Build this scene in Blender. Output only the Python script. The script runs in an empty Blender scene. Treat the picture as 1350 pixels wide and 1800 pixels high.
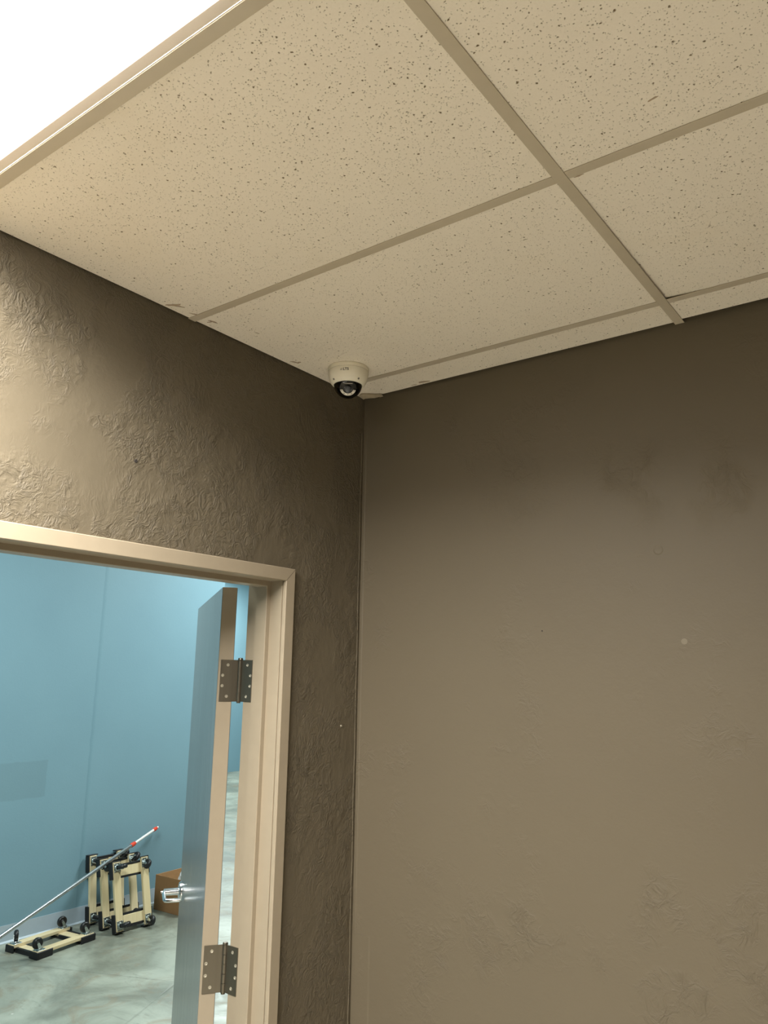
import bpy, bmesh, math, random
from mathutils import Vector, Matrix
random.seed(7)
sc = bpy.context.scene
C = sc.collection
PI = math.pi

# ------------------------------------------------------------------ camera, world, exposure
H = 2.70                                   # ceiling height of the room
CAM = (1.5790, -1.9827, 1.7877)
YAW, PITCH, ROLL, FPX = 0.6438, 0.2035, 0.0174, 1362.1


def make_camera():
    cy, sy, cp, sp = math.cos(YAW), math.sin(YAW), math.cos(PITCH), math.sin(PITCH)
    f = Vector((-sy * cp, cy * cp, sp)); r = Vector((cy, sy, 0)); u = r.cross(f)
    c, s = math.cos(ROLL), math.sin(ROLL)
    r2 = c * r + s * u; u2 = -s * r + c * u
    m = Matrix.Identity(4)
    for i in range(3):
        m[i][0] = r2[i]; m[i][1] = u2[i]; m[i][2] = -f[i]; m[i][3] = CAM[i]
    d = bpy.data.cameras.new('camera'); d.sensor_fit = 'VERTICAL'; d.sensor_height = 36.0
    d.lens = FPX / 1800.0 * 36.0; d.clip_start = 0.02
    o = bpy.data.objects.new('camera', d); o.matrix_world = m; C.objects.link(o); sc.camera = o


make_camera()
w = bpy.data.worlds.new('world'); sc.world = w; w.use_nodes = True
w.node_tree.nodes['Background'].inputs[0].default_value = (0.5, 0.6, 0.7, 1)
w.node_tree.nodes['Background'].inputs[1].default_value = 0.02
sc.view_settings.view_transform = 'Standard'; sc.view_settings.look = 'None'
sc.view_settings.gamma = 1.0; sc.view_settings.use_curve_mapping = False
sc.view_settings.exposure = 0.0
LAMP_ROOM = ((1.0, 0.978, 0.96), 16.0, 89.0, 158.0)      # colour, glow of the diffuser, watts and spread of the lamp behind it
LAMP_NEXT = ((0.92, 1.0, 0.98), 3.0, 125.0, 180.0)       # cooler unseen panels added to light the room beyond the door


# ------------------------------------------------------------------ material helpers
def lin(c):
    return tuple((v / 255 / 12.92 if v / 255 <= 0.04045 else ((v / 255 + 0.055) / 1.055) ** 2.4) for v in c) + (1,)


class NT:
    def __init__(s, name):
        s.m = bpy.data.materials.new(name); s.m.use_nodes = True
        s.t = s.m.node_tree; s.b = s.t.nodes['Principled BSDF']; s.out = s.t.nodes['Material Output']

    def n(s, typ, **kw):
        x = s.t.nodes.new(typ)
        for k, v in kw.items():
            setattr(x, k, v)
        return x

    def l(s, a, b):
        s.t.links.new(a, b)

    def val(s, sock, v):
        if hasattr(v, 'is_linked') or hasattr(v, 'links'):
            s.l(v, sock)
        else:
            sock.default_value = v

    def math(s, op, a, b=0.0, c=0.0, clamp=False):
        x = s.n('ShaderNodeMath', operation=op, use_clamp=clamp)
        s.val(x.inputs[0], a); s.val(x.inputs[1], b); s.val(x.inputs[2], c)
        return x.outputs[0]

    def step(s, v, lo, hi, a=0.0, b=1.0):
        x = s.n('ShaderNodeMapRange', interpolation_type='SMOOTHSTEP')
        s.val(x.inputs[0], v)
        x.inputs[1].default_value = lo; x.inputs[2].default_value = hi
        x.inputs[3].default_value = a; x.inputs[4].default_value = b
        return x.outputs[0]

    def coord(s, scale=(1, 1, 1), kind='Object', rot=(0, 0, 0), loc=(0, 0, 0)):
        t = s.n('ShaderNodeTexCoord'); m = s.n('ShaderNodeMapping')
        m.inputs['Scale'].default_value = scale; m.inputs['Rotation'].default_value = rot
        m.inputs['Location'].default_value = loc
        s.l(t.outputs[kind], m.inputs[0]); return m.outputs[0]

    def noise(s, vec, scale, detail=2.0, rough=0.5, dist=0.0, typ='FBM'):
        x = s.n('ShaderNodeTexNoise', noise_type=typ)
        s.l(vec, x.inputs['Vector']); x.inputs['Scale'].default_value = scale
        x.inputs['Detail'].default_value = detail; x.inputs['Roughness'].default_value = rough
        x.inputs['Distortion'].default_value = dist
        return x.outputs[0]

    def vor(s, vec, scale, feature='F1', rnd=1.0):
        x = s.n('ShaderNodeTexVoronoi', feature=feature)
        s.l(vec, x.inputs['Vector']); x.inputs['Scale'].default_value = scale
        x.inputs['Randomness'].default_value = rnd
        return x

    def mix(s, f, a, b):
        x = s.n('ShaderNodeMix', data_type='RGBA')
        s.val(x.inputs[0], f); s.val(x.inputs[6], a); s.val(x.inputs[7], b)
        return x.outputs[2]

    def bump(s, h, dist, strength=1.0, normal=None):
        x = s.n('ShaderNodeBump'); s.val(x.inputs['Height'], h)
        x.inputs['Distance'].default_value = dist; x.inputs['Strength'].default_value = strength
        if normal is not None:
            s.l(normal, x.inputs['Normal'])
        return x.outputs[0]

    def base(s, col, rough=0.5, metal=0.0, spec=0.5):
        s.val(s.b.inputs['Base Color'], col); s.val(s.b.inputs['Roughness'], rough)
        s.b.inputs['Metallic'].default_value = metal; s.b.inputs['Specular IOR Level'].default_value = spec
        return s


def plain(name, rgb, rough=0.5, metal=0.0, spec=0.5, grain=0.06, scale=30.0):
    k = NT(name); c = k.coord(); n = k.noise(c, scale, 3)
    a = lin(rgb); d = tuple(v * (1 - grain) for v in a[:3]) + (1,); e = tuple(min(1, v * (1 + grain)) for v in a[:3]) + (1,)
    k.base(k.mix(n, d, e), rough, metal, spec)
    return k.m


def mat_plaster(name, rgb, amt, lo, hi, fs=1.0, sw=1.0, gloss=0.55):
    """painted skim coat: trowel strokes that change direction from patch to patch, crinkled ridges between"""
    k = NT(name); c0 = k.coord()
    nz = k.n('ShaderNodeTexNoise'); k.l(c0, nz.inputs['Vector']); nz.inputs['Scale'].default_value = 9.0; nz.inputs['Detail'].default_value = 4
    wv = k.n('ShaderNodeVectorMath', operation='MULTIPLY_ADD'); k.l(nz.outputs['Color'], wv.inputs[0])
    wv.inputs[1].default_value = (0.055, 0.055, 0.055); k.l(c0, wv.inputs[2]); cw = wv.outputs[0]
    cell = k.vor(cw, 7.0); sep = k.n('ShaderNodeSeparateColor'); k.l(cell.outputs['Color'], sep.inputs[0])
    rot = k.n('ShaderNodeVectorRotate', rotation_type='AXIS_ANGLE'); rot.inputs['Axis'].default_value = (0.7071, 0.7071, 0)
    k.l(cw, rot.inputs['Vector']); k.l(k.math('MULTIPLY', sep.outputs[0], 6.28), rot.inputs['Angle'])
    mp = k.n('ShaderNodeMapping'); mp.inputs['Scale'].default_value = (3.2, 3.2, 0.8); k.l(rot.outputs[0], mp.inputs[0])
    stroke = k.noise(mp.outputs[0], 28.0 * fs, 4, 0.55, 0.7)
    edge = k.step(cell.outputs['Distance'], 0.25, 0.75, 1.0, 0.15)
    m = k.step(k.noise(c0, 2.3, 3, 0.6), lo, hi)
    crk = k.noise(cw, 27.0 * fs, 5, 0.6, 1.0)
    crk = k.math('POWER', k.math('SUBTRACT', 1.0, k.math('ABSOLUTE', k.math('MULTIPLY', k.math('SUBTRACT', crk, 0.5), 3.2)), clamp=True), 3.0)
    p2 = k.step(k.noise(c0, 5.0, 3, 0.6), 0.40, 0.56)
    p3 = k.step(k.noise(c0, 6.5, 3, 0.6, 0.5), 0.40, 0.56)
    h = k.math('MULTIPLY', k.math('MULTIPLY', stroke, edge), k.math('MULTIPLY', k.math('MULTIPLY', m, p2), 2.2 * sw))
    h = k.math('ADD', h, k.math('MULTIPLY', k.math('MULTIPLY', crk, p3), k.math('MULTIPLY', m, 0.75)))
    h = k.math('ADD', h, k.math('MULTIPLY', k.noise(c0, 60.0, 4, 0.6), k.math('MULTIPLY', m, 0.45 * sw)))
    h = k.math('ADD', h, k.math('MULTIPLY', k.noise(c0, 11.0, 3, 0.5), 0.7 / max(1.0, amt)))
    h = k.math('ADD', h, k.math('MULTIPLY', k.noise(c0, 170.0, 3, 0.6), 0.10))
    L = lin(rgb)
    col = k.mix(k.noise(c0, 3.0, 4), tuple(v * 0.95 for v in L[:3]) + (1,), tuple(v * 1.05 for v in L[:3]) + (1,))
    k.base(col, gloss, 0, 0.2)
    k.l(k.bump(h, 0.0035 * amt), k.b.inputs['Normal'])
    return k.m


def mat_tile():
    k = NT('acoustic_tile'); t = k.n('ShaderNodeTexCoord'); oi = k.n('ShaderNodeObjectInfo')
    add = k.n('ShaderNodeVectorMath', operation='MULTIPLY_ADD')
    cmb = k.n('ShaderNodeCombineXYZ'); k.l(oi.outputs['Random'], cmb.inputs[0]); k.l(oi.outputs['Random'], cmb.inputs[1])
    k.l(cmb.outputs[0], add.inputs[0]); add.inputs[1].default_value = (37, 53, 0); k.l(t.outputs['Object'], add.inputs[2])
    mp = k.n('ShaderNodeMapping'); mp.inputs['Scale'].default_value = (1, 1, 0.0); k.l(add.outputs[0], mp.inputs[0])
    v = mp.outputs[0]
    nz = k.n('ShaderNodeTexNoise'); k.l(v, nz.inputs['Vector']); nz.inputs['Scale'].default_value = 160; nz.inputs['Detail'].default_value = 2
    wv = k.n('ShaderNodeVectorMath', operation='MULTIPLY_ADD'); k.l(nz.outputs['Color'], wv.inputs[0])
    wv.inputs[1].default_value = (0.006, 0.006, 0); k.l(v, wv.inputs[2]); vw = wv.outputs[0]
    dens = k.noise(v, 5.0, 2)

    def holes(scale, frac, size):
        x = k.vor(vw, scale); sep = k.n('ShaderNodeSeparateColor'); k.l(x.outputs['Color'], sep.inputs[0])
        pick = k.step(sep.outputs[0], frac, frac + 0.25)
        thr = k.math('MULTIPLY', pick, size)
        d = k.math('SUBTRACT', thr, x.outputs['Distance'])
        return k.step(d, -0.03, 0.07)
    a = holes(80.0, 0.5, 0.15); b = k.math('MAXIMUM', holes(140.0, 0.35, 0.17), k.math('MULTIPLY', holes(260.0, 0.3, 0.22), 0.6))
    hol = k.math('MAXIMUM', a, k.math('MULTIPLY', b, 0.75))
    # soft grime near edges of the room, tea-coloured with shapes of their own
    stain = k.step(k.noise(v, 3.0, 4, 0.6), 0.5, 0.8, 0.0, 0.35)
    basec = k.mix(stain, lin((236, 226, 206)), lin((226, 212, 184)))
    fine = k.noise(v, 260, 2)
    basec = k.mix(k.math('MULTIPLY', fine, 0.25), basec, lin((196, 182, 152)))
    k.base(k.mix(hol, basec, lin((124, 106, 78))), 0.92, 0, 0.15)
    hh = k.math('ADD', k.math('MULTIPLY', hol, -1.0), k.math('MULTIPLY', fine, 0.12))
    k.l(k.bump(hh, 0.002, 0.8), k.b.inputs['Normal'])
    return k.m


def mat_emit(name, rgb, strength):
    k = NT(name); c = k.coord(); n = k.noise(c, 120, 2)
    k.base((0.9, 0.9, 0.9, 1), 0.5)
    k.b.inputs['Emission Color'].default_value = tuple(rgb) + (1,)
    k.val(k.b.inputs['Emission Strength'], k.math('MULTIPLY', k.step(n, 0.2, 0.8, 0.97, 1.03), strength))
    return k.m


def mat_concrete():
    k = NT('stained_concrete'); c = k.coord()
    a = k.noise(c, 1.6, 6, 0.62, 0.6); b = k.noise(c, 4.5, 6, 0.7, 1.0)
    col = k.mix(k.step(a, 0.35, 0.68), lin((118, 122, 110)), lin((168, 174, 160)))
    col = k.mix(k.step(b, 0.5, 0.72, 0, 0.6), col, lin((136, 124, 102)))
    col = k.mix(k.step(k.noise(k.coord((2.0, 9.0, 1)), 2.0, 5, 0.7, 1.5), 0.56, 0.75, 0, 0.55), col, lin((104, 108, 98)))
    v = k.vor(k.coord(), 5.5); sep = k.n('ShaderNodeSeparateColor'); k.l(v.outputs['Color'], sep.inputs[0])
    pk = k.step(sep.outputs[1], 0.55, 0.75, 0.0, 0.075)
    sp = k.step(k.math('ADD', k.math('SUBTRACT', pk, v.outputs['Distance']), k.math('MULTIPLY', k.math('SUBTRACT', k.noise(c, 40, 3), 0.5), 0.12)), 0.0, 0.03)
    col = k.mix(k.math('MULTIPLY', sp, 0.8), col, lin((228, 228, 220)))
    cr = k.vor(k.coord((1.2, 0.9, 1), loc=(0.2, 0.4, 0)), 0.8, 'DISTANCE_TO_EDGE')
    wob = k.math('ADD', cr.outputs['Distance'], k.math('MULTIPLY', k.math('SUBTRACT', k.noise(c, 6, 4), 0.5), 0.03))
    crack = k.step(wob, 0.0, 0.010, 1.0, 0.0)
    col = k.mix(k.math('MULTIPLY', crack, 0.25), col, lin((84, 84, 76)))
    k.base(col, k.step(b, 0.3, 0.7, 0.28, 0.5), 0, 0.5)
    k.l(k.bump(k.math('ADD', b, k.math('MULTIPLY', crack, -0.6)), 0.002, 0.5), k.b.inputs['Normal'])
    return k.m


def mat_paint_next():
    k = NT('blue_wall_paint'); c = k.coord()
    n = k.noise(c, 2.0, 4)
    col = k.mix(n, lin((124, 158, 172)), lin((133, 168, 181)))
    # repainted rectangle and a dried roller lap, both with edges of their own
    t = k.n('ShaderNodeTexCoord'); s = k.n('ShaderNodeSeparateXYZ'); k.l(t.outputs['Object'], s.inputs[0])
    wob = k.math('MULTIPLY', k.math('SUBTRACT', k.noise(c, 14, 3), 0.5), 0.02)
    yy = k.math('ADD', s.outputs[1], wob); zz = k.math('ADD', s.outputs[2], wob)
    r = k.math('MULTIPLY', k.math('MULTIPLY', k.step(yy, 0.80, 0.81), k.step(yy, 1.175, 1.185, 1, 0)),
               k.math('MULTIPLY', k.step(zz, 0.89, 0.90), k.step(zz, 1.135, 1.145, 1, 0)))
    col = k.mix(k.math('MULTIPLY', r, 0.33), col, lin((114, 142, 150)))
    lap = k.math('MULTIPLY', k.step(yy, 1.50, 1.505), k.step(yy, 1.505, 1.54, 1, 0))
    col = k.mix(k.math('MULTIPLY', lap, 0.35), col, lin((100, 138, 150)))
    k.base(col, 0.5, 0, 0.35)
    k.l(k.bump(k.noise(c, 90, 4, 0.6), 0.0008, 0.6), k.b.inputs['Normal'])
    return k.m


def mat_wood(name, a, b, rot=0):
    k = NT(name); c = k.coord((18, 1.6, 18))
    n = k.noise(c, 3.0, 5, 0.6, 0.6)
    oi = k.n('ShaderNodeObjectInfo')
    col = k.mix(n, lin(a), lin(b))
    col = k.mix(k.math('MULTIPLY', oi.outputs['Random'], 0.25), col, lin((176, 146, 84)))
    k.base(col, 0.55, 0, 0.3)
    k.l(k.bump(n, 0.0006, 0.5), k.b.inputs['Normal'])
    return k.m


def mat_brushed(name, rgb, rough, metal, streak=(60, 60, 1.0), amt=0.1):
    k = NT(name); c = k.coord(streak); n = k.noise(c, 2.0, 4, 0.6)
    a = lin(rgb)
    k.base(k.mix(n, tuple(v * (1 - amt) for v in a[:3]) + (1,), tuple(min(1, v * (1 + amt)) for v in a[:3]) + (1,)), k.step(n, 0.2, 0.8, rough * 0.85, rough * 1.15), metal, 0.5)
    return k.m


def mat_dome():
    k = NT('smoked_dome'); g = k.n('ShaderNodeBsdfGlossy'); g.inputs['Roughness'].default_value = 0.03
    n = k.noise(k.coord(), 20, 2)
    tr = k.n('ShaderNodeBsdfTransparent'); k.l(k.mix(n, (0.62, 0.59, 0.54, 1), (0.66, 0.63, 0.58, 1)), tr.inputs[0])
    f = k.n('ShaderNodeFresnel'); f.inputs[0].default_value = 1.5
    mx = k.n('ShaderNodeMixShader'); k.l(f.outputs[0], mx.inputs[0]); k.l(tr.outputs[0], mx.inputs[1]); k.l(g.outputs[0], mx.inputs[2])
    k.l(mx.outputs[0], k.out.inputs[0]); k.t.nodes.remove(k.b)
    return k.m


M = dict(
    plaster=mat_plaster('taupe_plaster_rough', (96, 87, 70), 0.8, 0.30, 0.5, 1.25),
    plaster_r=mat_plaster('taupe_plaster_smooth', (96, 87, 70), 0.6, 0.5, 0.62, 0.9, 0.3),
    tile=mat_tile(),
    tee=plain('tee_paint', (186, 173, 148), 0.45),
    plenum=plain('plenum_dark', (44, 40, 34), 0.9),
    lamp=mat_emit('lit_diffuser', *LAMP_ROOM[:2]),
    lamp_added=mat_emit('added_diffuser_cool', *LAMP_NEXT[:2]),
    lampframe=plain('lamp_frame_enamel', (214, 200, 180), 0.4),
    frame=plain('door_frame_paint', (150, 137, 115), 0.38),
    groove=plain('frame_groove', (84, 72, 56), 0.7),
    stain=plain('scuff_brown', (168, 148, 120), 0.9, grain=0.3, scale=140),
    leaf=mat_brushed('door_face', (94, 101, 100), 0.24, 0.0, (40, 40, 0.8), 0.03),
    hinge=mat_brushed('hinge_bronze', (114, 107, 92), 0.36, 0.85),
    screw=plain('screw_steel', (176, 168, 148), 0.35, 0.5),
    chrome=mat_brushed('satin_chrome', (222, 222, 222), 0.18, 1.0),
    concrete=mat_concrete(),
    bluewall=mat_paint_next(),
    base=plain('vinyl_base', (178, 192, 202), 0.45),
    ceil2=plain('next_ceiling', (214, 214, 208), 0.9),
    floor=plain('room_vinyl_floor', (216, 211, 198), 0.5),
    wood=mat_wood('dolly_pine', (238, 226, 190), (216, 194, 150)),
    rubber=plain('black_rubber', (24, 24, 26), 0.55),
    wheel=plain('wheel_rubber', (30, 30, 32), 0.4),
    zinc=mat_brushed('zinc', (206, 212, 210), 0.28, 1.0),
    pole=mat_brushed('pole_steel', (196, 200, 202), 0.25, 0.9, (1, 1, 1)),
    polew=plain('pole_white', (236, 236, 232), 0.4),
    red=plain('red_plastic', (226, 72, 46), 0.4),
    card=plain('cardboard', (150, 112, 72), 0.85, grain=0.1),
    cardin=plain('cardboard_inside', (180, 140, 96), 0.85, grain=0.1),
    bag=plain('white_plastic', (224, 228, 228), 0.4),
    camw=plain('camera_white', (232, 224, 200), 0.42, grain=0.02),
    camblack=plain('camera_black', (16, 15, 15), 0.35),
    camlens=plain('camera_lens', (8, 8, 11), 0.4, 0, 0.1),
    camled=plain('camera_led', (245, 243, 236), 0.22, 0.6),
    ink=plain('black_ink', (30, 28, 24), 0.6),
    inkg=plain('grey_ink', (120, 112, 96), 0.6),
    dome=mat_dome(),
    torn=plain('torn_paper', (206, 192, 162), 0.9, grain=0.15, scale=90),
    hole=plain('nail_hole', (40, 34, 28), 0.9),
    spackle=plain('spackle_dot', (114, 105, 87), 0.8),
)


# ------------------------------------------------------------------ mesh helpers
def box(bm, lo, hi, bev=0.0, mat=None, seg=1):
    t = bmesh.new()
    bmesh.ops.create_cube(t, size=1.0)
    for v in t.verts:
        v.co = Vector(((lo[i] + hi[i]) / 2 + v.co[i] * (hi[i] - lo[i]) for i in range(3)))
    if bev > 0:
        bmesh.ops.bevel(t, geom=t.edges[:], offset=bev, segments=seg, affect='EDGES', profile=0.5)
    if mat is not None:
        t.transform(mat)
    merge(bm, t)
    return bm


def merge(bm, t):
    me = bpy.data.meshes.new('tmp'); t.to_mesh(me); t.free(); bm.from_mesh(me); bpy.data.meshes.remove(me)


def rod(bm, a, b, r, r2=None, n=20):
    a = Vector(a); b = Vector(b); r2 = r if r2 is None else r2
    d = b - a; q = d.to_track_quat('Z', 'Y').to_matrix().to_4x4()
    t = bmesh.new()
    bmesh.ops.create_cone(t, cap_ends=True, segments=n, radius1=r, radius2=r2, depth=d.length)
    t.transform(Matrix.Translation((a + b) / 2) @ q); merge(bm, t)
    return bm


def lathe(bm, prof, n=48, mat=None):
    t = bmesh.new(); rings = []
    for r, z in prof:
        if r < 1e-6:
            rings.append([t.verts.new((0, 0, z))])
        else:
            rings.append([t.verts.new((r * math.cos(2 * PI * i / n), r * math.sin(2 * PI * i / n), z)) for i in range(n)])
    for a, b in zip(rings, rings[1:]):
        for i in range(n):
            j = (i + 1) % n
            if len(a) == 1 and len(b) == 1:
                continue
            if len(a) == 1:
                t.faces.new((a[0], b[j], b[i]))
            elif len(b) == 1:
                t.faces.new((a[i], a[j], b[0]))
            else:
                t.faces.new((a[i], a[j], b[j], b[i]))
    bmesh.ops.recalc_face_normals(t, faces=t.faces)
    if mat is not None:
        t.transform(mat)
    merge(bm, t)
    return bm


def prism(bm, pts, z0, z1, mat=None):
    """extrude a 2D outline (x, y) from z0 to z1"""
    t = bmesh.new()
    a = [t.verts.new((x, y, z0)) for x, y in pts]; b = [t.verts.new((x, y, z1)) for x, y in pts]
    n = len(pts)
    t.faces.new(a[::-1]); t.faces.new(b)
    for i in range(n):
        j = (i + 1) % n; t.faces.new((a[i], a[j], b[j], b[i]))
    bmesh.ops.recalc_face_normals(t, faces=t.faces)
    if mat is not None:
        t.transform(mat)
    merge(bm, t)
    return bm


def sweep(bm, pts, r, n=14):
    pts = [Vector(p) for p in pts]; t = bmesh.new(); rings = []
    for i, p in enumerate(pts):
        d = (pts[min(i + 1, len(pts) - 1)] - pts[max(i - 1, 0)]).normalized()
        s = d.cross(Vector((0.13, 0.21, 0.97))).normalized(); u = s.cross(d)
        rings.append([t.verts.new(p + r * (math.cos(2 * PI * k / n) * s + math.sin(2 * PI * k / n) * u)) for k in range(n)])
    for a, b in zip(rings, rings[1:]):
        for k in range(n):
            t.faces.new((a[k], a[(k + 1) % n], b[(k + 1) % n], b[k]))
    t.faces.new(rings[0][::-1]); t.faces.new(rings[-1])
    bmesh.ops.recalc_face_normals(t, faces=t.faces)
    merge(bm, t)
    return bm


def obj(name, bm, mat, parent=None, smooth=False, local=False):
    me = bpy.data.meshes.new(name); bm.to_mesh(me); bm.free(); me.materials.append(M[mat] if isinstance(mat, str) else mat)
    if smooth:
        me.polygons.foreach_set('use_smooth', [True] * len(me.polygons))
        try:
            me.set_sharp_from_angle(angle=math.radians(38))
        except Exception:
            pass
    o = bpy.data.objects.new(name, me); C.objects.link(o)
    if parent is not None:
        o.parent = parent
        if not local:
            o.matrix_parent_inverse = world_of(parent).inverted()
    return o


def world_of(o):
    m = o.matrix_basis.copy()
    if o.parent is not None:
        m = world_of(o.parent) @ o.matrix_parent_inverse @ m
    return m


def empty(name, loc):
    o = bpy.data.objects.new(name, None); o.location = loc; o.empty_display_size = 0.1; C.objects.link(o)
    return o


def tag(o, label, cat, group=None):
    o['label'] = label; o['category'] = cat
    if group:
        o['group'] = group
    return o


def struct(o, label, cat):
    o['kind'] = 'structure'; return tag(o, label, cat)


B = bmesh.new
TOP = H + 0.22
# ------------------------------------------------------------------ the room: walls, floor
RX, RY = 3.62, -4.35                        # the room runs x 0..RX, y RY..0
YJ = -0.360                                 # hinge-side jamb (face edge)
YL = YJ - 0.920                             # latch-side jamb
ZHD = 2.042                                 # head of the opening
WT = -0.133                                 # back of the door wall

bm = B()
box(bm, (WT, YJ + 0.012, 0), (0, 9.6, TOP))
box(bm, (WT, YL - 0.012, ZHD + 0.012), (0, YJ + 0.012, TOP))
box(bm, (WT, RY - 0.1, 0), (0, YL - 0.012, TOP))
wall_left = struct(obj('wall_left', bm, 'plaster'), 'taupe trowelled plaster wall with the open doorway', 'wall')
wall_right = struct(obj('wall_right', box(B(), (0, 0, 0), (RX + 0.1, 0.12, TOP)), 'plaster_r'), 'smooth taupe wall filling the right half of the view', 'wall')
struct(obj('wall_back', box(B(), (0, RY - 0.1, 0), (RX + 0.1, RY, TOP)), 'plaster_r'), 'taupe wall behind the viewpoint', 'wall')
struct(obj('wall_side', box(B(), (RX, RY, 0), (RX + 0.1, 0, TOP)), 'plaster_r'), 'taupe wall right of the viewpoint', 'wall')
struct(obj('floor', box(B(), (0, RY, -0.08), (RX, 0, 0)), 'floor'), 'pale floor of the taupe room', 'floor')

# corner bead and joint tape, holes and dots on the walls
bm = B()
pts = [(0.0, -0.0115 + 0.0012 * math.sin(i * 1.7), H - 0.12 - i * 0.085) for i in range(24)]
sweep(bm, pts, 0.0022, 8)
obj('caulk_bead', bm, 'plaster', wall_left, True)
bm = B()
prism(bm, [(0.0, 0.0), (0.0, -0.0012), (0.062, -0.0014), (0.067, 0.0)], 0.05, 1.02)
obj('joint_tape', bm, 'plaster_r', wall_right)
bm = B()
prism(bm, [(0.0, 0.0), (0.0, -0.0010), (0.010, -0.0012), (0.013, 0.0)], 1.02, H - 0.06)
obj('corner_ridge', bm, 'plaster_r', wall_right)


def disc_left(y, z, r, name, mat, parent, thick=0.002, n=12):
    return obj(name, rod(B(), (-0.001, y, z), (thick, y, z), r, r * 0.8, n), mat, parent, True)


def disc_right(x, z, r, name, mat, parent, thick=0.0015, n=12):
    return obj(name, rod(B(), (x, 0.001, z), (x, -thick, z), r, r * 0.8, n), mat, parent, True)


disc_left(-0.8880, 2.2800, 0.0050, 'nail_hole', 'hole', wall_left, 0.0020)
disc_left(-0.0811, 1.6228, 0.0036, 'screw_head', 'screw', wall_left, 0.0035)
disc_right(1.0186, 1.8728, 0.0085, 'filler_dot', 'spackle', wall_right, 0.0010, 16)
disc_right(0.6412, 1.9055, 0.0026, 'nail_hole', 'hole', wall_right, 0.0008)
bm = lathe(B(), [(0.0, 0.0004), (0.006, 0.0005), (0.009, 0.0010), (0.011, 0.0006), (0.0125, 0.0)], 24,
           Matrix.Translation((0.9675, 0, 2.1039)) @ Matrix.Rotation(PI / 2, 4, 'X'))
obj('painted_plug', bm, 'plaster_r', wall_right, True)

# ------------------------------------------------------------------ suspended ceiling
ceiling = struct(obj('ceiling', box(B(), (0, RY, H + 0.19), (RX, 0, H + 0.22)), 'plenum'), 'suspended ceiling of speckled acoustic tiles in a tan grid', 'ceiling')
XT = [0.0, 1.057, 2.2762, RX]
Y2, Y1 = -0.1445, -0.7541
YT = [0.0, Y2, Y1] + [Y1 - 0.6096 * k for k in range(1, 6)] + [RY]
TW = 0.012
for i in (1, 2):
    bm = B()
    box(bm, (XT[i] - TW, RY, H), (XT[i] + TW, -0.002, H + 0.0015), 0.0004)
    box(bm, (XT[i] - 0.002, RY, H + 0.0015), (XT[i] + 0.002, -0.002, H + 0.04))
    obj('main_tee', bm, 'tee', ceiling)
for j in range(1, len(YT) - 1):
    for i in range(3):
        x0 = XT[i] + (0.002 if i == 0 else TW); x1 = XT[i + 1] - (0.002 if i == 2 else TW)
        bm = B()
        box(bm, (x0, YT[j] - TW, H + 0.0006), (x1, YT[j] + TW, H + 0.0019), 0.0003)
        box(bm, (x0, YT[j] - 0.002, H + 0.0019), (x1, YT[j] + 0.002, H + 0.04))
        obj('cross_tee', bm, 'tee', ceiling)
LIGHT_CELLS = {(0, 3), (0, 6)}
for j in range(len(YT) - 1):
    for i in range(3):
        if (i, j) in LIGHT_CELLS:
            continue
        y1, y0 = YT[j], YT[j + 1]
        x0, x1 = XT[i], XT[i + 1]
        x0 += 0.004 if i == 0 else 0.005; x1 -= 0.004 if i == 2 else 0.005
        y1 -= 0.005; y0 += 0.005
        if j == 0:
            y1 = -0.012 if i == 0 else -0.021
        zb = H + 0.0026
        bm = box(B(), (x0, y0, zb), (x1, y1, zb + 0.016), 0.0012)
        if (i, j) == (1, 1):                # one corner sits proud of its tee: a short dark slit shows
            for cut in (0.05, 0.10):
                bmesh.ops.bisect_plane(bm, geom=bm.verts[:] + bm.edges[:] + bm.faces[:], plane_co=(x0 + cut, 0, 0), plane_no=(1, 0, 0))
        o = obj('ceiling_tile', bm, 'tile', ceiling)
        if (i, j) == (1, 1):
            for v in o.data.vertices:
                if v.co.y > y1 - 0.05 and v.co.x < x0 + 0.09:
                    v.co.z += 0.006 * (1 - max(0.0, (v.co.x - x0) / 0.09))
# brown scuffs rubbed onto the tiles near the walls
def scuff(cx, cy, L, Wd, ang, seed):
    rnd = random.Random(seed); n = 14
    pts = []
    for k in range(n):
        a = 2 * PI * k / n; rr = rnd.uniform(0.55, 1.1)
        x = L / 2 * math.cos(a) * rr; y = Wd / 2 * math.sin(a) * rr
        pts.append((cx + x * math.cos(ang) - y * math.sin(ang), cy + x * math.sin(ang) + y * math.cos(ang)))
    obj('scuff_mark', prism(B(), pts, H + 0.0021, H + 0.0028), 'stain', ceiling)


for k, (cx, cy, L, Wd, ang) in enumerate(((0.030, -0.838, 0.050, 0.012, 0.5), (0.036, -0.822, 0.034, 0.007, 0.9), (0.036, -0.766, 0.048, 0.008, 1.1),
                                          (0.040, -0.712, 0.034, 0.008, 1.3), (0.030, -0.716, 0.016, 0.006, 0.3), (0.086, -0.594, 0.018, 0.004, 1.2),
                                          (0.030, -0.383, 0.036, 0.009, 1.2), (0.041, -0.374, 0.012, 0.010, 0.4), (0.262, -0.030, 0.050, 0.016, 0.2),
                                          (0.222, -0.024, 0.022, 0.006, 0.1), (1.263, -0.857, 0.022, 0.005, -0.2), (1.086, -0.738, 0.020, 0.004, 0.0), (0.110, -0.052, 0.006, 0.006, 0))):
    scuff(cx, cy, L, Wd, ang, 11 + k)


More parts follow.
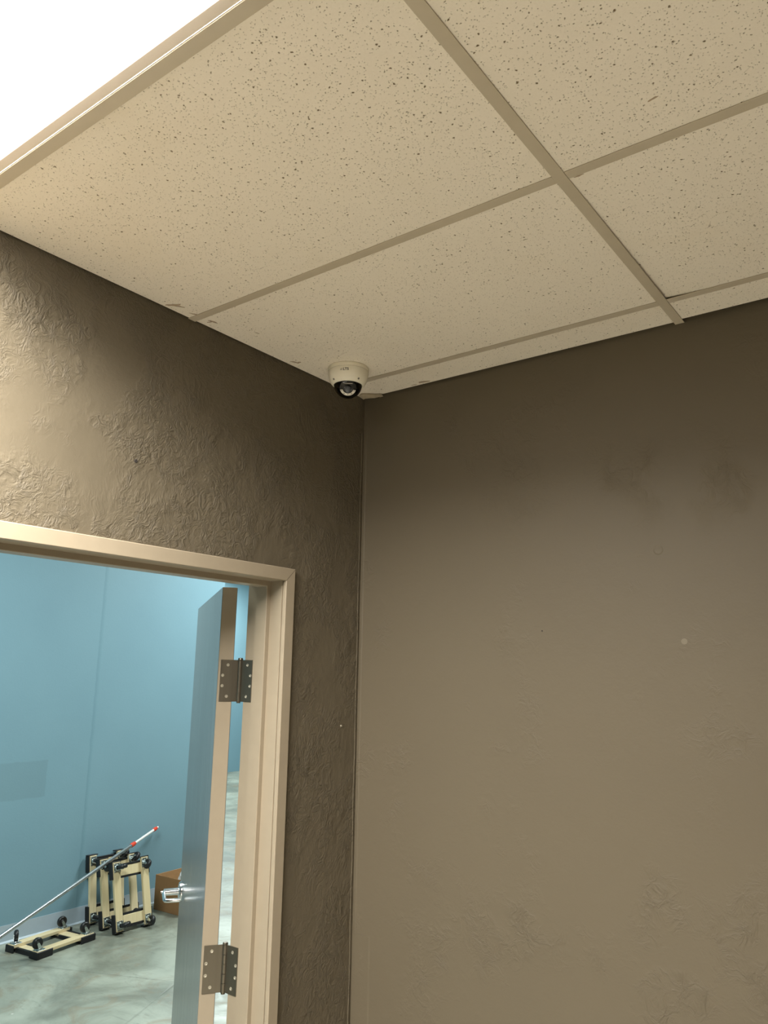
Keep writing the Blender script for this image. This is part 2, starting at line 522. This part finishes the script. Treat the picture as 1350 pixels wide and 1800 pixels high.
# torn scrap of tile facing hanging in the corner
bm = B()
rnd = random.Random(5)
rows = []
for a in range(7):
    row = []
    for b in range(4):
        u, v = a / 6, b / 3
        row.append(bm.verts.new((0.012 + 0.075 * u, -0.020 - 0.030 * v * (1 - 0.4 * u) - 0.012 * math.sin(5 * u), H - 0.001 - 0.012 * math.sin(PI * v) * math.sin(PI * u) - 0.006 * rnd.random() * (1 - v))))
    rows.append(row)
for a in range(6):
    for b in range(3):
        bm.faces.new((rows[a][b], rows[a + 1][b], rows[a + 1][b + 1], rows[a][b + 1]))
bmesh.ops.solidify(bm, geom=bm.faces[:], thickness=0.0012)
obj('torn_facing', bm, 'torn', ceiling, True)


def troffer(x0, x1, y0, y1, z, lampmat, label, loc_name='ceiling_light', group=None, gain=1.0):
    root = empty(loc_name, ((x0 + x1) / 2, (y0 + y1) / 2, z))
    tag(root, label, 'ceiling light', group)
    f = 0.020
    bm = B()
    for lo, hi in (((x0, y1 - f, z + 0.002), (x1, y1, z + 0.012)), ((x0, y0, z + 0.002), (x1, y0 + f, z + 0.012)),
                   ((x0, y0 + f, z + 0.002), (x0 + f, y1 - f, z + 0.012)), ((x1 - f, y0 + f, z + 0.002), (x1, y1 - f, z + 0.012))):
        box(bm, lo, hi, 0.0012)
    obj('lamp_frame', bm, 'lampframe', root)
    # slightly domed diffuser
    bm = B(); nx, ny = 24, 16
    vs = [[bm.verts.new((x0 + f + (x1 - x0 - 2 * f) * a / nx, y0 + f + (y1 - y0 - 2 * f) * b / ny,
                         z + 0.006 - 0.026 * (math.sin(PI * a / nx) * math.sin(PI * b / ny)) ** 0.3)) for b in range(ny + 1)] for a in range(nx + 1)]
    for a in range(nx):
        for b in range(ny):
            bm.faces.new((vs[a][b], vs[a][b + 1], vs[a + 1][b + 1], vs[a + 1][b]))
    obj('diffuser', bm, lampmat, root, True)
    bm = B(); box(bm, (x0, y1, z + 0.0045), (x1, y1 + 0.0012, z + 0.006)); obj('light_leak_strip', bm, lampmat, root)  # glowing strip imitates light leaking between grid and lamp frame
    bm = B(); box(bm, (x0, y0 - 0.0012, z + 0.0045), (x1, y0, z + 0.006)); obj('light_leak_strip', bm, lampmat, root)
    bm = B(); box(bm, (x0 + 0.004, y0 + 0.004, z + 0.012), (x1 - 0.004, y1 - 0.004, z + 0.09), 0.002)
    obj('housing', bm, 'lampframe', root)
    spec = LAMP_ROOM if lampmat == 'lamp' else LAMP_NEXT
    la = bpy.data.lights.new('lamp', 'AREA'); la.shape = 'RECTANGLE'; la.size = x1 - x0 - 2 * f; la.size_y = y1 - y0 - 2 * f
    la.energy = spec[2] * gain; la.color = spec[0]; la.spread = math.radians(spec[3])
    lo = bpy.data.objects.new('lamp', la); lo.location = ((x0 + x1) / 2, (y0 + y1) / 2, z - 0.024); C.objects.link(lo)
    lo.parent = root; lo.matrix_parent_inverse = world_of(root).inverted()
    return root


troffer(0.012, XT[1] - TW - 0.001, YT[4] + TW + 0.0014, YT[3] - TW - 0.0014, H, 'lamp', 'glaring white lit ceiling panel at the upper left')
troffer(0.012, XT[1] - TW - 0.001, YT[7] + TW + 0.0014, YT[6] - TW - 0.0014, H, 'lamp', 'unseen lit ceiling panel added behind the viewpoint for more light', gain=0.54)  # added out of view to bring more bounce light to the ceiling

# ------------------------------------------------------------------ door frame
fr = struct(empty('trim_1', (0, (YJ + YL) / 2, 0)), 'beige steel door frame with mitred casing', 'door frame')
FO = 0.037                                  # casing face width
FX = 0.013                                  # casing face stands proud of the plaster


def casing_bar(name, sect_pts, kind):
    """sect = list of (x, d) where d is distance outward from the opening edge; mitred at the head corners"""
    bm = B()
    n = len(sect_pts)
    def ring(f):
        return [bm.verts.new(f(x, d)) for x, d in sect_pts]
    if kind == 'R':
        a = ring(lambda x, d: (x, YJ + d, 0)); b = ring(lambda x, d: (x, YJ + d, ZHD + d))
    elif kind == 'L':
        a = ring(lambda x, d: (x, YL - d, 0)); b = ring(lambda x, d: (x, YL - d, ZHD + d))
    else:
        a = ring(lambda x, d: (x, YL - d, ZHD + d)); b = ring(lambda x, d: (x, YJ + d, ZHD + d))
    for i in range(n):
        j = (i + 1) % n
        bm.faces.new((a[i], a[j], b[j], b[i]))
    bm.faces.new(a[::-1]); bm.faces.new(b)
    bmesh.ops.recalc_face_normals(bm, faces=bm.faces)
    return bm


CAS = [(0.0012, 0.0), (FX - 0.0015, 0.0), (FX, 0.0015), (FX, FO - 0.002), (FX - 0.002, FO), (-0.004, FO), (-0.004, 0.004)]
CASB = [(WT - 0.0005, 0.002), (WT - 0.010, 0.002), (WT - 0.010, FO), (WT + 0.004, FO), (WT + 0.004, 0.004)]
JAMB = [(-0.0035, 0.001), (-0.0495, 0.001), (-0.0495, -0.013), (-0.0510, -0.0145), (-0.0925, -0.0145), (-0.094, -0.013),
        (-0.094, 0.001), (-0.1425, 0.001), (-0.1435, 0.002), (-0.1435, 0.0115), (-0.0035, 0.0115)]
GRV = [(0.0012, 0.0105), (0.0012, 0.0045), (-0.0035, 0.0045), (-0.0035, 0.0105)]
for kind, side in (('R', 'side'), ('L', 'side'), ('H', 'head')):
    obj(side + '_casing', casing_bar('', CAS, kind), 'frame', fr)
    obj(side + '_jamb', casing_bar('', JAMB, kind), 'frame', fr)
    obj('groove', casing_bar('', GRV, kind), 'groove', fr)
    bm = casing_bar('', CASB, kind); obj('back_casing', bm, 'frame', fr)
# the dark hairline of each mitre
for ysgn, yy in ((1, YJ), (-1, YL)):
    bm = B()
    a = Vector((FX + 0.0002, yy, ZHD)); b = Vector((FX + 0.0002, yy + ysgn * FO, ZHD + FO))
    d = (b - a).normalized(); nrm = Vector((0, -d.z, d.y)) * 0.0006
    vs = [bm.verts.new(p) for p in (a - nrm, a + nrm, b + nrm, b - nrm)]
    bm.faces.new(vs); r = bmesh.ops.extrude_face_region(bm, geom=bm.faces[:])
    for v in r['geom']:
        if isinstance(v, bmesh.types.BMVert):
            v.co.x -= 0.003
    bmesh.ops.recalc_face_normals(bm, faces=bm.faces)
    obj('mitre_joint', bm, 'groove', fr)

# ------------------------------------------------------------------ door leaf, swung out into the next room
PV = Vector((-0.160, YJ - 0.001, 0)); PHI = math.radians(125.6)
DR = Matrix.Translation(PV) @ Matrix.Rotation(-PHI, 4, 'Z') @ Matrix.Translation(-PV)
door = struct(empty('door_1', (PV.x, PV.y, 0)), 'grey flush door standing open past a right angle', 'door')
DX0, DX1 = PV.x + 0.020, PV.x + 0.064       # closed leaf, back and front face
DY1, DY0 = YJ - 0.003, YL + 0.003
obj('door_leaf', box(B(), (DX0 + 0.0006, DY0, 0.010), (DX1 - 0.0006, DY1 - 0.0006, 2.029), 0.0008, DR), 'frame', door)
obj('door_face', box(B(), (DX1 - 0.0006, DY0 + 0.001, 0.011), (DX1 + 0.0004, DY1 - 0.002, 2.028), 0, DR), 'leaf', door)
obj('door_face', box(B(), (DX0 - 0.0004, DY0 + 0.001, 0.011), (DX0 + 0.0006, DY1 - 0.002, 2.028), 0, DR), 'leaf', door)
for zc in (1.755, 0.983, 0.215):
    hh = 0.060
    bm = B()
    nk = 5
    for k in range(nk):
        z0 = zc - hh + 2 * hh * k / nk; z1 = z0 + 2 * hh / nk - 0.0012
        rod(bm, (PV.x, PV.y, z0), (PV.x, PV.y, z1), 0.0075, n=20)
    rod(bm, (PV.x, PV.y, zc - hh - 0.004), (PV.x, PV.y, zc + hh + 0.004), 0.0058, n=16)
    lathe(bm, [(0.0, hh + 0.006), (0.006, hh + 0.006), (0.0075, hh + 0.003), (0.0075, hh)], 20, Matrix.Translation((PV.x, PV.y, zc)))
    kn = obj('hinge', bm, 'hinge', door, True)
    obj('hinge_leaf', box(B(), (PV.x, YJ - 0.0010, zc - hh), (PV.x + 0.050, YJ + 0.0016, zc + hh), 0.0005), 'hinge', kn)
    obj('hinge_leaf', box(B(), (PV.x, DY1 - 0.0010, zc - hh), (PV.x + 0.057, DY1 + 0.0016, zc + hh), 0.0005, DR), 'hinge', kn)
    for k, (dx, dz) in enumerate(((0.036, 0.045), (0.050, 0.015), (0.050, -0.015), (0.036, -0.045))):
        bm = lathe(B(), [(0.0, 0.0002), (0.0018, 0.0002), (0.0026, 0.0009), (0.0042, 0.0009), (0.0046, 0.0)], 14,
                   DR @ Matrix.Translation((PV.x + dx, DY1 + 0.0016, zc + dz)) @ Matrix.Rotation(-PI / 2, 4, 'X'))
        obj('screw', bm, 'screw', kn, True)
        bm = lathe(B(), [(0.0, 0.0002), (0.0018, 0.0002), (0.0026, 0.0009), (0.0042, 0.0009), (0.0046, 0.0)], 14,
                   Matrix.Translation((PV.x + dx - 0.006, YJ - 0.0010, zc + dz)) @ Matrix.Rotation(PI / 2, 4, 'X'))
        obj('screw', bm, 'screw', kn, True)
# lever handle: rose, neck, lever running towards the hinges and returning to the door
ZH = 0.972
for side in (1, -1):
    xf = DX1 if side > 0 else DX0
    yr = DY0 + 0.070
    rose = obj('handle_rose', lathe(B(), [(0.0, 0.012), (0.020, 0.012), (0.030, 0.010), (0.0335, 0.004), (0.0335, 0.0)], 32,
                                    DR @ Matrix.Translation((xf, yr, ZH)) @ Matrix.Rotation(side * PI / 2, 4, 'Y')), 'chrome', door, True)
    nb = rod(B(), (xf + side * 0.010, yr, ZH), (xf + side * 0.064, yr, ZH), 0.0125, 0.0115, 24)
    rod(nb, (xf + side * 0.064, yr, ZH), (xf + side * 0.074, yr, ZH), 0.006, 0.004, 12)
    nb.transform(DR); obj('handle_neck', nb, 'chrome', rose, True)
    pts = [(xf + side * 0.062, yr - 0.006, ZH), (xf + side * 0.065, yr + 0.03, ZH), (xf + side * 0.065, yr + 0.100, ZH),
           (xf + side * 0.063, yr + 0.110, ZH), (xf + side * 0.056, yr + 0.115, ZH), (xf + side * 0.012, yr + 0.116, ZH)]
    lv = sweep(B(), pts, 0.0068, 12); lv.transform(DR); obj('lever', lv, 'chrome', rose, True)
obj('latch_plate', box(B(), (DX0 + 0.008, DY0 - 0.0012, ZH - 0.028), (DX1 - 0.008, DY0 + 0.001, ZH + 0.028), 0.0004, DR), 'chrome', door)

# ------------------------------------------------------------------ the room beyond
FW = -3.717                                 # its long blue wall
FE = 2.72                                   # where that wall ends
HC = 3.55
bm = B(); box(bm, (-9.3, -3.2, -0.08), (0, 9.6, 0))
struct(obj('floor_beyond', bm, 'concrete'), 'mottled grey green concrete floor with white paint specks', 'floor')
struct(obj('wall_far', box(B(), (FW - 0.12, -3.2, 0), (FW, FE, HC)), 'bluewall'), 'blue painted wall beyond the doorway', 'wall')
struct(obj('wall_distant', box(B(), (-9.3, FE - 0.12, 0), (-9.2, 9.6, HC)), 'bluewall'), 'bright distant wall seen through the hinge gap', 'wall')
struct(obj('wall_beyond_near', box(B(), (-9.3, -3.3, 0), (0, -3.2, HC)), 'bluewall'), 'blue end wall out of sight beyond the doorway', 'wall')
struct(obj('wall_beyond_end', box(B(), (-9.3, 9.6, 0), (0, 9.7, HC)), 'bluewall'), 'blue end wall of the open space beyond', 'wall')
struct(obj('wall_beyond_back', box(B(), (-9.3, FE - 0.24, 0), (FW - 0.12, FE - 0.12, HC)), 'bluewall'), 'return of the blue wall out of sight', 'wall')
struct(obj('wall_lining', box(B(), (WT - 0.006, YJ + FO, TOP - 0.001), (0, 9.6, HC)), 'bluewall'), 'wall above the taupe room', 'wall')
struct(obj('wall_lining', box(B(), (WT - 0.006, -3.2, TOP - 0.001), (0, YJ + FO, HC)), 'bluewall'), 'wall above the doorway', 'wall')
struct(obj('ceiling_beyond', box(B(), (-9.3, -3.3, HC), (0.02, 9.7, HC + 0.05)), 'ceil2'), 'plain pale ceiling beyond the doorway', 'ceiling')
bm = B()
prism(bm, [(FW + 0.0005, 0.110), (FW + 0.003, 0.110), (FW + 0.003, 0.012), (FW + 0.012, 0.002), (FW + 0.012, 0.0005), (FW + 0.0005, 0.0005)],
      -3.19, FE, Matrix(((1, 0, 0, 0), (0, 0, 1, 0), (0, 1, 0, 0), (0, 0, 0, 1))))
struct(obj('baseboard_far', bm, 'base'), 'pale grey vinyl cove base along the blue wall', 'baseboard')
for n, (cx, cy) in enumerate(((-2.3, 3.0), (-1.7, -0.5), (-5.6, 5.4), (-8.0, 7.0))):  # panels added out of view to carry the next room's lighting
    troffer(cx - 0.6, cx + 0.6, cy - 0.3, cy + 0.3, HC - 0.092, 'lamp_added', ('added unseen cool ceiling panel over the doorway side', 'added unseen cool ceiling panel above the dollies', 'added unseen cool ceiling panel over the distant floor', 'added unseen cool ceiling panel at the far end')[n], group='unseen panels added to light the next room', gain=(0.8, 0.92, 0.9, 1.0)[n])


# ------------------------------------------------------------------ moving dollies
DW, DL = 0.29, 0.44


def make_dolly(label, angs=(3.6, 0.4, 2.2, 5.2)):
    """upside down: wheels point to local +z; width along x, length along y; origin at the wheel-side... base on z = 0"""
    root = empty('moving_dolly', (0, 0, 0)); tag(root, label, 'dolly', 'wooden moving dollies')
    rw = 0.056
    for s in (-1, 1):
        x = s * (DW / 2 - rw / 2)
        obj('rail', box(B(), (x - rw / 2, -DL / 2, 0.024), (x + rw / 2, DL / 2, 0.044), 0.002), 'wood', root, local=True)
        y = s * (DL / 2 - 0.062)
        obj('cross_rail', box(B(), (-DW / 2 + 0.02, y - 0.032, 0.006), (DW / 2 - 0.02, y + 0.032, 0.0238), 0.002), 'wood', root, local=True)
        # black rubber wrap along the end edge of the cross rail
        bm = B()
        box(bm, (-DW / 2 + 0.002, y - 0.046, 0.0), (DW / 2 - 0.002, y + 0.046, 0.0062), 0.002)
        box(bm, (-DW / 2 + rw + 0.012, y + s * 0.033, 0.004), (DW / 2 - rw - 0.012, y + s * 0.047, 0.028), 0.002)
        box(bm, (-DW / 2 + rw + 0.012, y - s * 0.045, 0.004), (DW / 2 - rw - 0.012, y - s * 0.033, 0.022), 0.002)
        obj('rubber_pad', bm, 'rubber', root, local=True)
    for sx in (-1, 1):
        for sy in (-1, 1):
            xe, ye = sx * DW / 2, sy * DL / 2
            bm = B()
            box(bm, (min(xe, xe + sx * 0.009), min(ye, ye - sy * 0.11), 0.0), (max(xe, xe + sx * 0.009), max(ye, ye - sy * 0.11), 0.042), 0.003)
            box(bm, (min(xe + sx * .009, xe - sx * 0.07), min(ye, ye + sy * 0.008), 0.0), (max(xe + sx * .009, xe - sx * 0.07), max(ye, ye + sy * 0.008), 0.042), 0.003)
            obj('corner_bumper', bm, 'rubber', root, local=True)
            px, py = sx * (DW / 2 - 0.031), sy * (DL / 2 - 0.036)
            make_caster(root, px, py, 0.0442, angs[(sx + 1) + (sy + 1) // 2])
    return root


def make_caster(root, px, py, z, ang):
    bm = B(); box(bm, (px - 0.026, py - 0.030, z), (px + 0.026, py + 0.030, z + 0.0025), 0.0008)
    for sx in (-1, 1):
        for sy in (-1, 1):
            rod(bm, (px + sx * 0.019, py + sy * 0.023, z + 0.002), (px + sx * 0.019, py + sy * 0.023, z + 0.006), 0.004, 0.003, 8)
    ca = obj('caster', bm, 'zinc', root, local=True)
    T = Matrix.Translation((px, py, z)) @ Matrix.Rotation(ang, 4, 'Z')
    bm = B(); lathe(bm, [(0.0, 0.012), (0.017, 0.012), (0.020, 0.008), (0.020, 0.0025)], 18)
    for s in (-1, 1):
        prism(bm, [(-0.012, 0.010), (0.014, 0.010), (0.024, 0.040), (0.022, 0.047), (0.014, 0.048), (0.008, 0.042)], s * 0.0135, s * 0.0155,
              Matrix(((1, 0, 0, 0), (0, 0, 1, 0), (0, 1, 0, 0), (0, 0, 0, 1))))
    rod(bm, (0.016, -0.018, 0.041), (0.016, 0.018, 0.041), 0.004, n=10)
    bm.transform(T); obj('fork', bm, 'zinc', ca, True, local=True)
    bm = lathe(B(), [(0.0, -0.0115), (0.010, -0.0115), (0.012, -0.009), (0.023, -0.009), (0.028, -0.0120), (0.0325, -0.008), (0.0340, 0.0), (0.0325, 0.008), (0.028, 0.0120),
                     (0.022, 0.009), (0.012, 0.009), (0.010, 0.0115), (0.0, 0.0115)], 28, Matrix.Translation((0.016, 0, 0.041)) @ Matrix.Rotation(PI / 2, 4, 'X'))
    bm.transform(T); obj('wheel', bm, 'wheel', ca, True, local=True)


def lean_matrix(x, y, lean, yaw, roll, z0=0.0):
    """x, y = floor point under the middle of the wheel-side bottom edge"""
    X = Vector((-math.sin(yaw), math.cos(yaw), 0)); N = Vector((math.cos(yaw), math.sin(yaw), 0))
    Y = -math.sin(lean) * N + math.cos(lean) * Vector((0, 0, 1))
    X2 = math.cos(roll) * X + math.sin(roll) * Y; Y2 = -math.sin(roll) * X + math.cos(roll) * Y
    Z2 = X2.cross(Y2)
    o = Vector((x, y, z0)) + Y2 * (DL / 2) - Z2 * 0.044
    m = Matrix.Identity(4)
    for i in range(3):
        m[i][0] = X2[i]; m[i][1] = Y2[i]; m[i][2] = Z2[i]; m[i][3] = o[i]
    return m


d0 = make_dolly('wooden moving dolly lying upside down on the floor with wheels up', (2.58, 4.6, 4.5, 4.4))
d0.matrix_world = Matrix.Translation((-3.445, 1.172, 0.0005)) @ Matrix.Rotation(math.radians(8), 4, 'Z')
for lab, args, angs in (('wooden moving dolly leaning directly against the blue wall, leftmost of the leaning three', (-3.598, 1.690, 0.150, 0.03, -0.012, 0.016), (5.9, 5.6, 0.5, 0.9)),
                  ('wooden moving dolly leaning in the middle of the leaning three', (-3.430, 1.692, 0.235, -0.01, 0.0, 0.018), (5.4, 4.55, 2.2, 1.0)),
                  ('wooden moving dolly leaning in front of the other two, nearest the box', (-3.280, 1.695, 0.255, -0.01, -0.008, 0.0196), (0.15, 0.05, 4.5, 4.3))):
    d = make_dolly(lab, angs)
    d.matrix_world = lean_matrix(*args)

# ------------------------------------------------------------------ extension pole
tip = Vector((-3.68, 2.144, 0.566)); p0 = Vector((-3.09, 0.6165, 0.252))
dirp = (p0 - tip).normalized()
foot = tip + dirp * ((0.564 - 0.0165) / -dirp.z)
pl = empty('extension_pole', foot); tag(pl, 'steel telescopic pole with red collars leaning over the dollies', 'pole')
col1 = tip + dirp * 0.030; col2 = tip + dirp * 0.34
obj('outer_tube', rod(B(), foot, col2, 0.0125, n=24), 'pole', pl, True)
obj('inner_tube', rod(B(), col2, tip + dirp * 0.02, 0.0095, n=20), 'polew', pl, True)
for a, L, r in ((col2 - dirp * 0.025, 0.05, 0.016), (tip + dirp * 0.02, 0.045, 0.0145)):
    bm = rod(B(), a, a + dirp * (L * 0.5), r * 0.82, r, 20); rod(bm, a + dirp * (L * 0.5), a + dirp * L, r, r * 0.9, 20)
    obj('collar', bm, 'red', pl, True)
obj('threaded_tip', rod(B(), tip + dirp * 0.022, tip, 0.0085, 0.007, 16), 'polew', pl, True)
obj('foot_cap', rod(B(), foot + dirp * 0.004, foot - dirp * 0.03, 0.0135, n=20), 'rubber', pl, True)

# ------------------------------------------------------------------ cardboard box with a white bag in it
bx = empty('cardboard_box', (-3.43, 2.22, 0)); tag(bx, 'open brown cardboard box on the floor behind the door', 'box')
T = Matrix.Translation((-3.590, 2.085, 0)) @ Matrix.Rotation(math.radians(3), 4, 'Z')
bw, bd, bh, th = 0.34, 0.30, 0.245, 0.004
for nm, lo, hi, mt in (('box_side', (0, 0, 0.001), (bw, th, bh), 'card'), ('box_side', (0, bd - th, 0.001), (bw, bd, bh), 'cardin'),
                       ('box_side', (0, th, 0.001), (th, bd - th, bh), 'cardin'), ('box_side', (bw - th, th, 0.001), (bw, bd - th, bh), 'card'),
                       ('box_bottom', (th, th, 0.001), (bw - th, bd - th, 0.005), 'card')):
    obj(nm, box(B(), lo, hi, 0.0008, T), mt, bx)
fl = Matrix.Translation((0, bd, bh)) @ Matrix.Rotation(math.radians(-28), 4, 'X')
obj('flap', box(B(), (0.002, 0, 0), (bw - 0.002, th, 0.11), 0.0008, T @ fl), 'cardin', bx)
rnd = random.Random(3)
bm = B(); bmesh.ops.create_icosphere(bm, subdivisions=4, radius=1.0)
for v in bm.verts:
    p = v.co.copy(); k = 1 + 0.14 * math.sin(7 * p.x + 3 * p.z) * math.cos(6 * p.y) + 0.07 * math.sin(15 * p.z + 9 * p.x)
    v.co = Vector((p.x * 0.085 * k, p.y * 0.085 * k, p.z * 0.13 * k))
bm.transform(T @ Matrix.Translation((bw - 0.115, 0.13, 0.165)))
tag(obj('plastic_bag', bm, 'bag', None, True), 'crumpled white plastic bag inside the cardboard box', 'bag')

# ------------------------------------------------------------------ dome security camera
CX, CY = 0.132, -0.250
ZC = H + 0.0026
sec = empty('security_camera', (CX, CY, ZC)); tag(sec, 'white dome security camera with dark glass fixed to the ceiling corner', 'security camera')
TC = Matrix.Translation((CX, CY, ZC))
obj('mounting_ring', lathe(B(), [(0.0, 0.0), (0.0610, 0.0), (0.0628, -0.002), (0.0630, -0.0115), (0.0622, -0.0125)], 64, TC), 'camw', sec, True)
prof = [(0.0600, -0.0118), (0.0618, -0.0130), (0.0622, -0.0150), (0.0610, -0.030), (0.0590, -0.037), (0.0555, -0.0455), (0.0505, -0.052), (0.0460, -0.0555), (0.0440, -0.0560), (0.0435, -0.0530), (0.0435, -0.030)]
housing = obj('housing', lathe(B(), prof, 64, TC), 'camw', sec, True)
DR0 = 0.0430
obj('glass_dome', lathe(B(), [(DR0 * math.cos(a), -0.0525 - DR0 * math.sin(a)) for a in [i * PI / 2 / 14 for i in range(14)]] + [(0, -0.0525 - DR0)], 48, TC), 'dome', sec, True)
obj('inner_shroud', lathe(B(), [(0.0425, -0.032), (0.0, -0.032)], 32, TC), 'camblack', sec)
# eyeball module aimed at the room
aim = (Vector(CAM) - Vector((CX, CY, ZC - 0.055))); aim.z = 0; aim.normalize(); aim = aim * math.cos(math.radians(50)) + Vector((0, 0, -math.sin(math.radians(50))))
side = aim.cross(Vector((0, 0, 1))).normalized(); upv = side.cross(aim)
Mb = Matrix.Identity(4)
for i in range(3):
    Mb[i][0] = side[i]; Mb[i][1] = upv[i]; Mb[i][2] = aim[i]; Mb[i][3] = (CX, CY, ZC - 0.054)[i]
eye = obj('eyeball', lathe(B(), [(0.0, -0.026), (0.018, -0.020), (0.026, -0.006), (0.027, 0.006), (0.0255, 0.0155), (0.012, 0.0165), (0.0, 0.0165)], 40, Mb), 'camblack', sec, True)
obj('lens', lathe(B(), [(0.0105, 0.016), (0.0105, 0.022), (0.0085, 0.0235), (0.006, 0.0245), (0.0, 0.0255)], 28, Mb), 'camlens', eye, True)
bm = B()                                    # pale horseshoe that carries the infrared lamps
n = 26; ri, ro = 0.0165, 0.0240
va = []
for k in range(n + 1):
    a = math.radians(190 + 160 * k / n)
    va.append([(r * math.cos(a), r * math.sin(a)) for r in (ri, ro)])
outl = [p[1] for p in va] + [p[0] for p in va[::-1]]
prism(bm, outl, 0.0155, 0.0215, Mb)
ring = obj('led_ring', bm, 'camled', eye)
for k in range(5):
    a = math.radians(200 + 35 * k)
    obj('led', rod(B(), Mb @ Vector((0.0203 * math.cos(a), 0.0203 * math.sin(a), 0.0212)), Mb @ Vector((0.0203 * math.cos(a), 0.0203 * math.sin(a), 0.0222)), 0.0016, n=10), 'camblack', eye, True)
obj('bracket', box(B(), (-0.014, 0.0165, 0.010), (0.014, 0.0185, 0.020), 0.0004, Mb), 'camled', eye)


def wrap_text(body, size, x_mm0, zt, ang0, r, mat, parent, name):
    cu = bpy.data.curves.new('txt', 'FONT'); cu.body = body; cu.size = size; cu.extrude = 0.0; cu.offset = size * 0.03
    to = bpy.data.objects.new('txt', cu); C.objects.link(to)
    bpy.context.view_layer.update()
    dg = bpy.context.evaluated_depsgraph_get()
    me = bpy.data.meshes.new_from_object(to.evaluated_get(dg))
    bpy.data.objects.remove(to); bpy.data.curves.remove(cu)
    bm = B(); bm.from_mesh(me); bpy.data.meshes.remove(me)
    wid = max(v.co.x for v in bm.verts)
    bmesh.ops.subdivide_edges(bm, edges=[e for e in bm.edges if e.calc_length() > size * 0.3], cuts=2)
    for v in bm.verts:
        a = ang0 + (x_mm0 + v.co.x) / r
        v.co = Vector((CX + r * math.cos(a), CY + r * math.sin(a), ZC + zt + v.co.y))
    obj(name, bm, mat, parent)
    return wid


ang_cam = math.atan2(CAM[1] - CY, CAM[0] - CX)
RT = 0.0619
wrap_text('LTS', 0.0112, -0.0130, -0.0285, ang_cam - 0.06, RT, 'ink', housing, 'lettering')
# little dotted mark before the letters
bm = B()
for (u, v_, s) in ((-0.0205, -0.0265, 0.0026), (-0.0170, -0.0265, 0.0026), (-0.0170, -0.0231, 0.0022), (-0.0203, -0.0232, 0.0014)):
    a0 = ang_cam - 0.06 + (u - s / 2) / RT; a1 = ang_cam - 0.06 + (u + s / 2) / RT
    q = [bm.verts.new((CX + RT * math.cos(a), CY + RT * math.sin(a), ZC + z)) for a, z in ((a0, v_ - s / 2), (a1, v_ - s / 2), (a1, v_ + s / 2), (a0, v_ + s / 2))]
    bm.faces.new(q)
obj('printed_mark', bm, 'inkg', housing)
for da in (0.62, -0.95):
    a = ang_cam + da
    p = Vector((CX + 0.0535 * math.cos(a), CY + 0.0535 * math.sin(a), ZC - 0.0475)); nrm = Vector((math.cos(a), math.sin(a), -0.9)).normalized()
    obj('security_screw', rod(B(), p - nrm * 0.003, p + nrm * 0.0008, 0.0032, n=12), 'inkg', housing, True)
